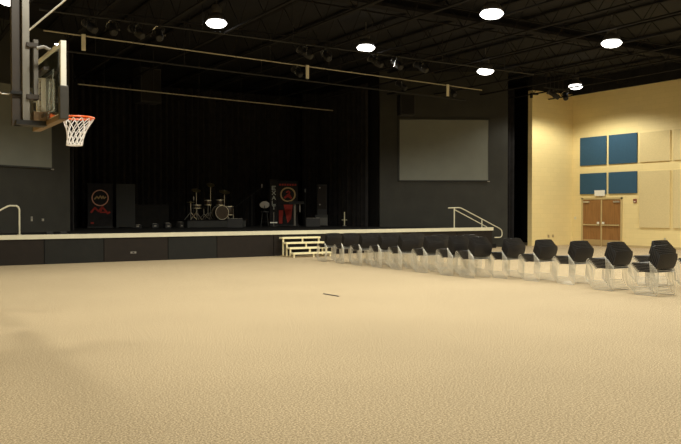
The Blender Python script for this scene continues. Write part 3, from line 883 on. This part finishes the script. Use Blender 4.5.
# corner and lower edge padding
MB().box(-0.055, 0.05, -hw-0.03, -hw+0.07, z0-0.03, z0+0.38).build('corner_padding', M['pad'], bg, bevel=0.01)
MB().box(-0.055, 0.05, hw-0.07, hw+0.03, z0-0.03, z0+0.38).build('corner_padding', M['pad'], bg, bevel=0.01)
MB().box(-0.055, 0.05, -hw+0.07, hw-0.07, z0-0.035, z0+0.03).build('lower_padding', M['pad_under'], bg, bevel=0.01)
# painted target square
MB().box(0.0,0.004,-0.305,0.305,z0+0.62,z0+0.67).box(0.0,0.004,-0.305,-0.255,z0+0.17,z0+0.62).box(0.0,0.004,0.255,0.305,z0+0.17,z0+0.62)\
    .box(0.0,0.004,-0.305,0.305,z0+0.15,z0+0.17).build('target_square', M['white'], bg)
# rear support frame
MB().box(-0.10,-0.04,0.0,0.09,z0+0.02,z0+0.60).build('mounting_bar', M['white'], bg)
MB().box(-0.10,-0.04,0.27,0.34,z0+0.02,z0+0.64).build('mounting_bar', M['white'], bg)
sl_ = MB()
for k_ in range(7): sl_.box(-0.104,-0.1,0.01,0.08,z0+0.06+0.08*k_,z0+0.072+0.08*k_)
sl_.build('bar_slots', M['grey_steel'], bg)
MB().box(-0.12,-0.10,-0.3,0.42,z0+0.06,z0+0.10).build('cross_bar', M['mast_brown'], bg)
MB().box(-0.12,-0.04,-0.3,0.42,z0+0.66,z0+0.70).build('cross_bar', M['mast_brown'], bg)
MB().box(-0.20,-0.145,-0.08,0.0,z0+0.30,z0+1.08).build('rear_channel', M['mast_grey'], bg)
MB().box(-0.29,-0.145,-0.10,0.02,z0+0.98,z0+1.03).build('side_arm', M['mast_brown'], bg)
MB().box(-0.29,-0.14,-0.10,0.12,z0+0.30,z0+0.36).build('side_arm', M['mast_brown'], bg)
# mast
MB().box(-0.335,-0.25,-0.06,0.06,2.72,ZC-0.002).build('mast', M['grey_steel'], bg)
MB().box(-0.45,-0.335,0.02,0.14,2.70,ZC-0.002).build('mast', M['mast_brown'], bg)
MB().box(-0.42,-0.04,-0.10,0.16,2.70,2.76).build('mast_foot', M['black_metal'], bg)
MB().box(-0.21,-0.04,-0.12,0.12,2.76,2.88).build('rim_bracket_plate', M['pad_under'], bg)
MB().tube([(-0.27,0,3.92),(0.35,0,4.54),(2.7,0,6.98)], 0.013, 8).build('brace_rod', M['steel'], bg)
MB().tube([(-0.80,-0.02,3.26),(-0.66,-0.02,3.16),(-0.58,-0.02,3.09),(-0.50,-0.02,3.09),(-0.45,0,3.12)], 0.008, 6).build('safety_strap', M['glint'], bg)
MB().box(-0.47,-0.22,-0.03,0.03,3.10,3.14).build('strap_arm', M['black_metal'], bg)
MB().tube([(-0.2,-0.3,3.66),(-0.12,-0.3,3.69),(-0.04,-0.3,3.66)], 0.022, 8).build('knob', M['grey_pad'], bg)
MB().tube([(-0.036,-0.74,3.64),(-0.075,-0.74,3.64)], 0.018, 8).build('knob', M['glint'], bg)
# rim and net
ZRIM, RC, RR = 2.84, 0.375, 0.207
MB().loop_tube([(RC+RR*math.cos(2*PI*k/36), RR*math.sin(2*PI*k/36), ZRIM) for k in range(36)], 0.013, 8).build('rim', M['orange'], bg, True)
MB().box(0.004,0.03,-0.10,0.10,2.72,ZRIM+0.02).box(0.03,0.19,-0.08,0.08,ZRIM-0.012,ZRIM+0.012)\
    .prism([(0.03,2.74),(0.03,ZRIM),(0.17,ZRIM-0.01)], -0.04, 0.04, Matrix.Rotation(PI/2,4,'X')).build('rim_bracket', M['orange'], bg)
net = MB()
def npos(a, s):
    r_ = RR*(1-s)**1.0*1.0 + 0.10*s - 0.03*math.sin(PI*s)
    return (RC - 0.05*s + r_*math.cos(a), r_*math.sin(a), ZRIM - 0.012 - 0.36*s)
NS = 12
for k in range(NS):
    for sgn in (1,-1):
        pts = [npos(2*PI*k/NS + sgn*2*PI/NS*2.5*s/8*1.0, s/8) for s in range(9)]
        net.tube(pts, 0.0062, 5)
net.loop_tube([npos(2*PI*k/24, 1.0) for k in range(24)], 0.007, 5)
net.build('net', M['net'], bg, True)

# ------------------------------------------------------------------ stacking chairs
def make_chair(loc, label):
    t = thing('stacking_chair', label, 'chair', loc, 0)
    # seat: slightly dished shell, front at +Y
    gd = []
    for i in range(7):
        u = i/6; x = -0.249 + 0.498*u
        row = []
        for j in range(7):
            v = j/6; y = 0.0 + 0.44*v
            z = 0.4445 - 0.006*math.sin(PI*u)*math.sin(PI*v) - (0.020*((v-0.8)/0.2)**2 if v > 0.8 else 0)
            row.append((x*(1-0.03*(abs(v-0.5)*2)**3), y, z))
        gd.append(row)
    MB().shell(gd, 0.0225).build('seat', M['chair_black'], t, True)
    gd = []
    for i in range(9):
        u = i/8; x = -0.268 + 0.536*u
        row = []
        for j in range(7):
            v = j/6
            z = 0.505 + 0.285*v
            cr = 1 - 0.05*(max(0, abs(v-0.5)*2-0.4)/0.6)**3
            y = -0.005 - 0.075*v + 0.022*(2*u-1)**2 - 0.02*math.sin(PI*v)
            zz = z - 0.014*(2*u-1)**4*(1 if v > 0.5 else -0.6)
            row.append((x*cr, y, zz))
        gd.append(row)
    MB().shell(gd, 0.026).build('backrest', M['chair_black'], t, True)
    r = 0.0062
    for sx in (-1, 1):
        p = [(0.236, 0.05, 0.4355), (0.240, 0.395, 0.4355), (0.255, 0.425, 0.425), (0.262, 0.440, 0.395),
             (0.266, 0.470, 0.045), (0.256, 0.469, 0.024), (0.247, 0.450, r+0.001),
             (0.258, 0.02, r+0.001), (0.262, -0.005, 0.016), (0.263, -0.018, 0.045),
             (0.264, -0.030, 0.25), (0.266, -0.024, 0.40), (0.266, -0.012, 0.46), (0.262, 0.0, 0.498)]
        MB().tube([(sx*a, b, c) for a, b, c in p], r, 6).build('sled_leg', M['chrome'], t, True)
    MB().tube([(-0.236,0.33,0.4350),(0.236,0.33,0.4350)], 0.006, 6).build('seat_crossbar', M['chrome'], t, True)
    MB().tube([(-0.262,-0.018,0.44),(0.262,-0.018,0.44)], 0.006, 6).build('rear_crossbar', M['chrome'], t, True)
    return t
# stacks: rear-left floor corner -> origin is that point + half width
stacks = [  # x, y of the near-left floor corner, heading jitter, number, description
    (12.38, 8.92, 0, 6, 'the nearest stack of the front line'),
    (12.45, 9.95, 2, 7, 'the second-nearest stack of the front line'),
    (12.78,11.20, -2, 6, 'the third-nearest stack of the front line'),
    (12.70,12.13, 1, 6, 'the fourth-nearest stack of the front line'),
    (12.60,13.02, -1, 6, 'the stack just past the stage end, fifth-nearest in line'),
    (12.06,13.55, 1, 7, 'the eighth stack along from the cream steps'),
    (12.06,14.30, -1, 7, 'the seventh stack along from the cream steps'),
    (12.06,15.30, 2, 6, 'the sixth stack along from the cream steps'),
    (12.06,16.38, 0, 6, 'the fifth stack along from the cream steps'),
    (12.06,17.30, -2, 6, 'the fourth stack along from the cream steps'),
    (12.06,18.30, 2, 5, 'the third stack along from the cream steps'),
    (12.06,19.24, -1, 5, 'the second stack along from the cream steps'),
    (12.06,20.25, 1, 4, 'the stack nearest the cream steps'),
    (13.90,10.00, 1, 7, 'the stack standing behind the nearest stack'),
    (13.90, 8.95, -1, 7, 'the half-hidden stack at the picture edge'),
    (12.85,14.75, 2, 7, 'the stack behind the seventh one from the cream steps'),
    (12.85,15.95, -1, 6, 'the stack behind the sixth one from the cream steps'),
    (12.85,17.00, 1, 6, 'the stack behind the fifth one from the cream steps'),
    (12.85,18.05, 0, 6, 'the stack behind the fourth one from the cream steps'),
    (12.85,19.10, -2, 5, 'the stack behind the third one from the cream steps'),
]
DF, DZ = 0.031, 0.0285
ch0 = None
for (x, y, jit, n, desc) in stacks:
    rz = R(jit)
    fx, fy = -math.sin(rz), math.cos(rz)
    for k in range(n):
        lv = 'bottom' if k == 0 else ('topmost' if k == n-1 else ORD[k+1] + ' up')
        lab = 'black chair, %s in %s' % (lv, desc)
        loc = (x + 0.26 + fx*DF*k, y + 0.03 + fy*DF*k, DZ*k)
        if ch0 is None:
            ch0 = make_chair(loc, lab); ch0.rotation_euler = (0,0,rz); ch0['group'] = 'stacked black chairs'
        else:
            copy_tree(ch0, loc, rz, lab, 'stacked black chairs')

# ------------------------------------------------------------------ world, camera, view
w = bpy.data.worlds.new('world'); scene.world = w
w.use_nodes = True
w.node_tree.nodes['Background'].inputs[0].default_value = (0, 0, 0, 1)
w.node_tree.nodes['Background'].inputs[1].default_value = 0.0

cam = bpy.data.cameras.new('camera')
cam.sensor_fit = 'HORIZONTAL'; cam.sensor_width = 36.0
cam.lens = 770/681*36.0
cam.clip_start = 0.05; cam.clip_end = 200
co = bpy.data.objects.new('camera', cam); COL.objects.link(co)
co.location = (0, 0, 1.6)
co.rotation_euler = (R(90-0.93), 0, R(-31.8))
scene.camera = co

scene.view_settings.view_transform = 'Standard'
scene.view_settings.look = 'None'
scene.view_settings.exposure = 0.0
scene.view_settings.gamma = 1.0
scene.view_settings.use_curve_mapping = False
scene.cycles.use_denoising = True
scene.cycles.max_bounces = 8
scene.cycles.diffuse_bounces = 5
scene.cycles.transmission_bounces = 8
scene.cycles.sample_clamp_indirect = 6
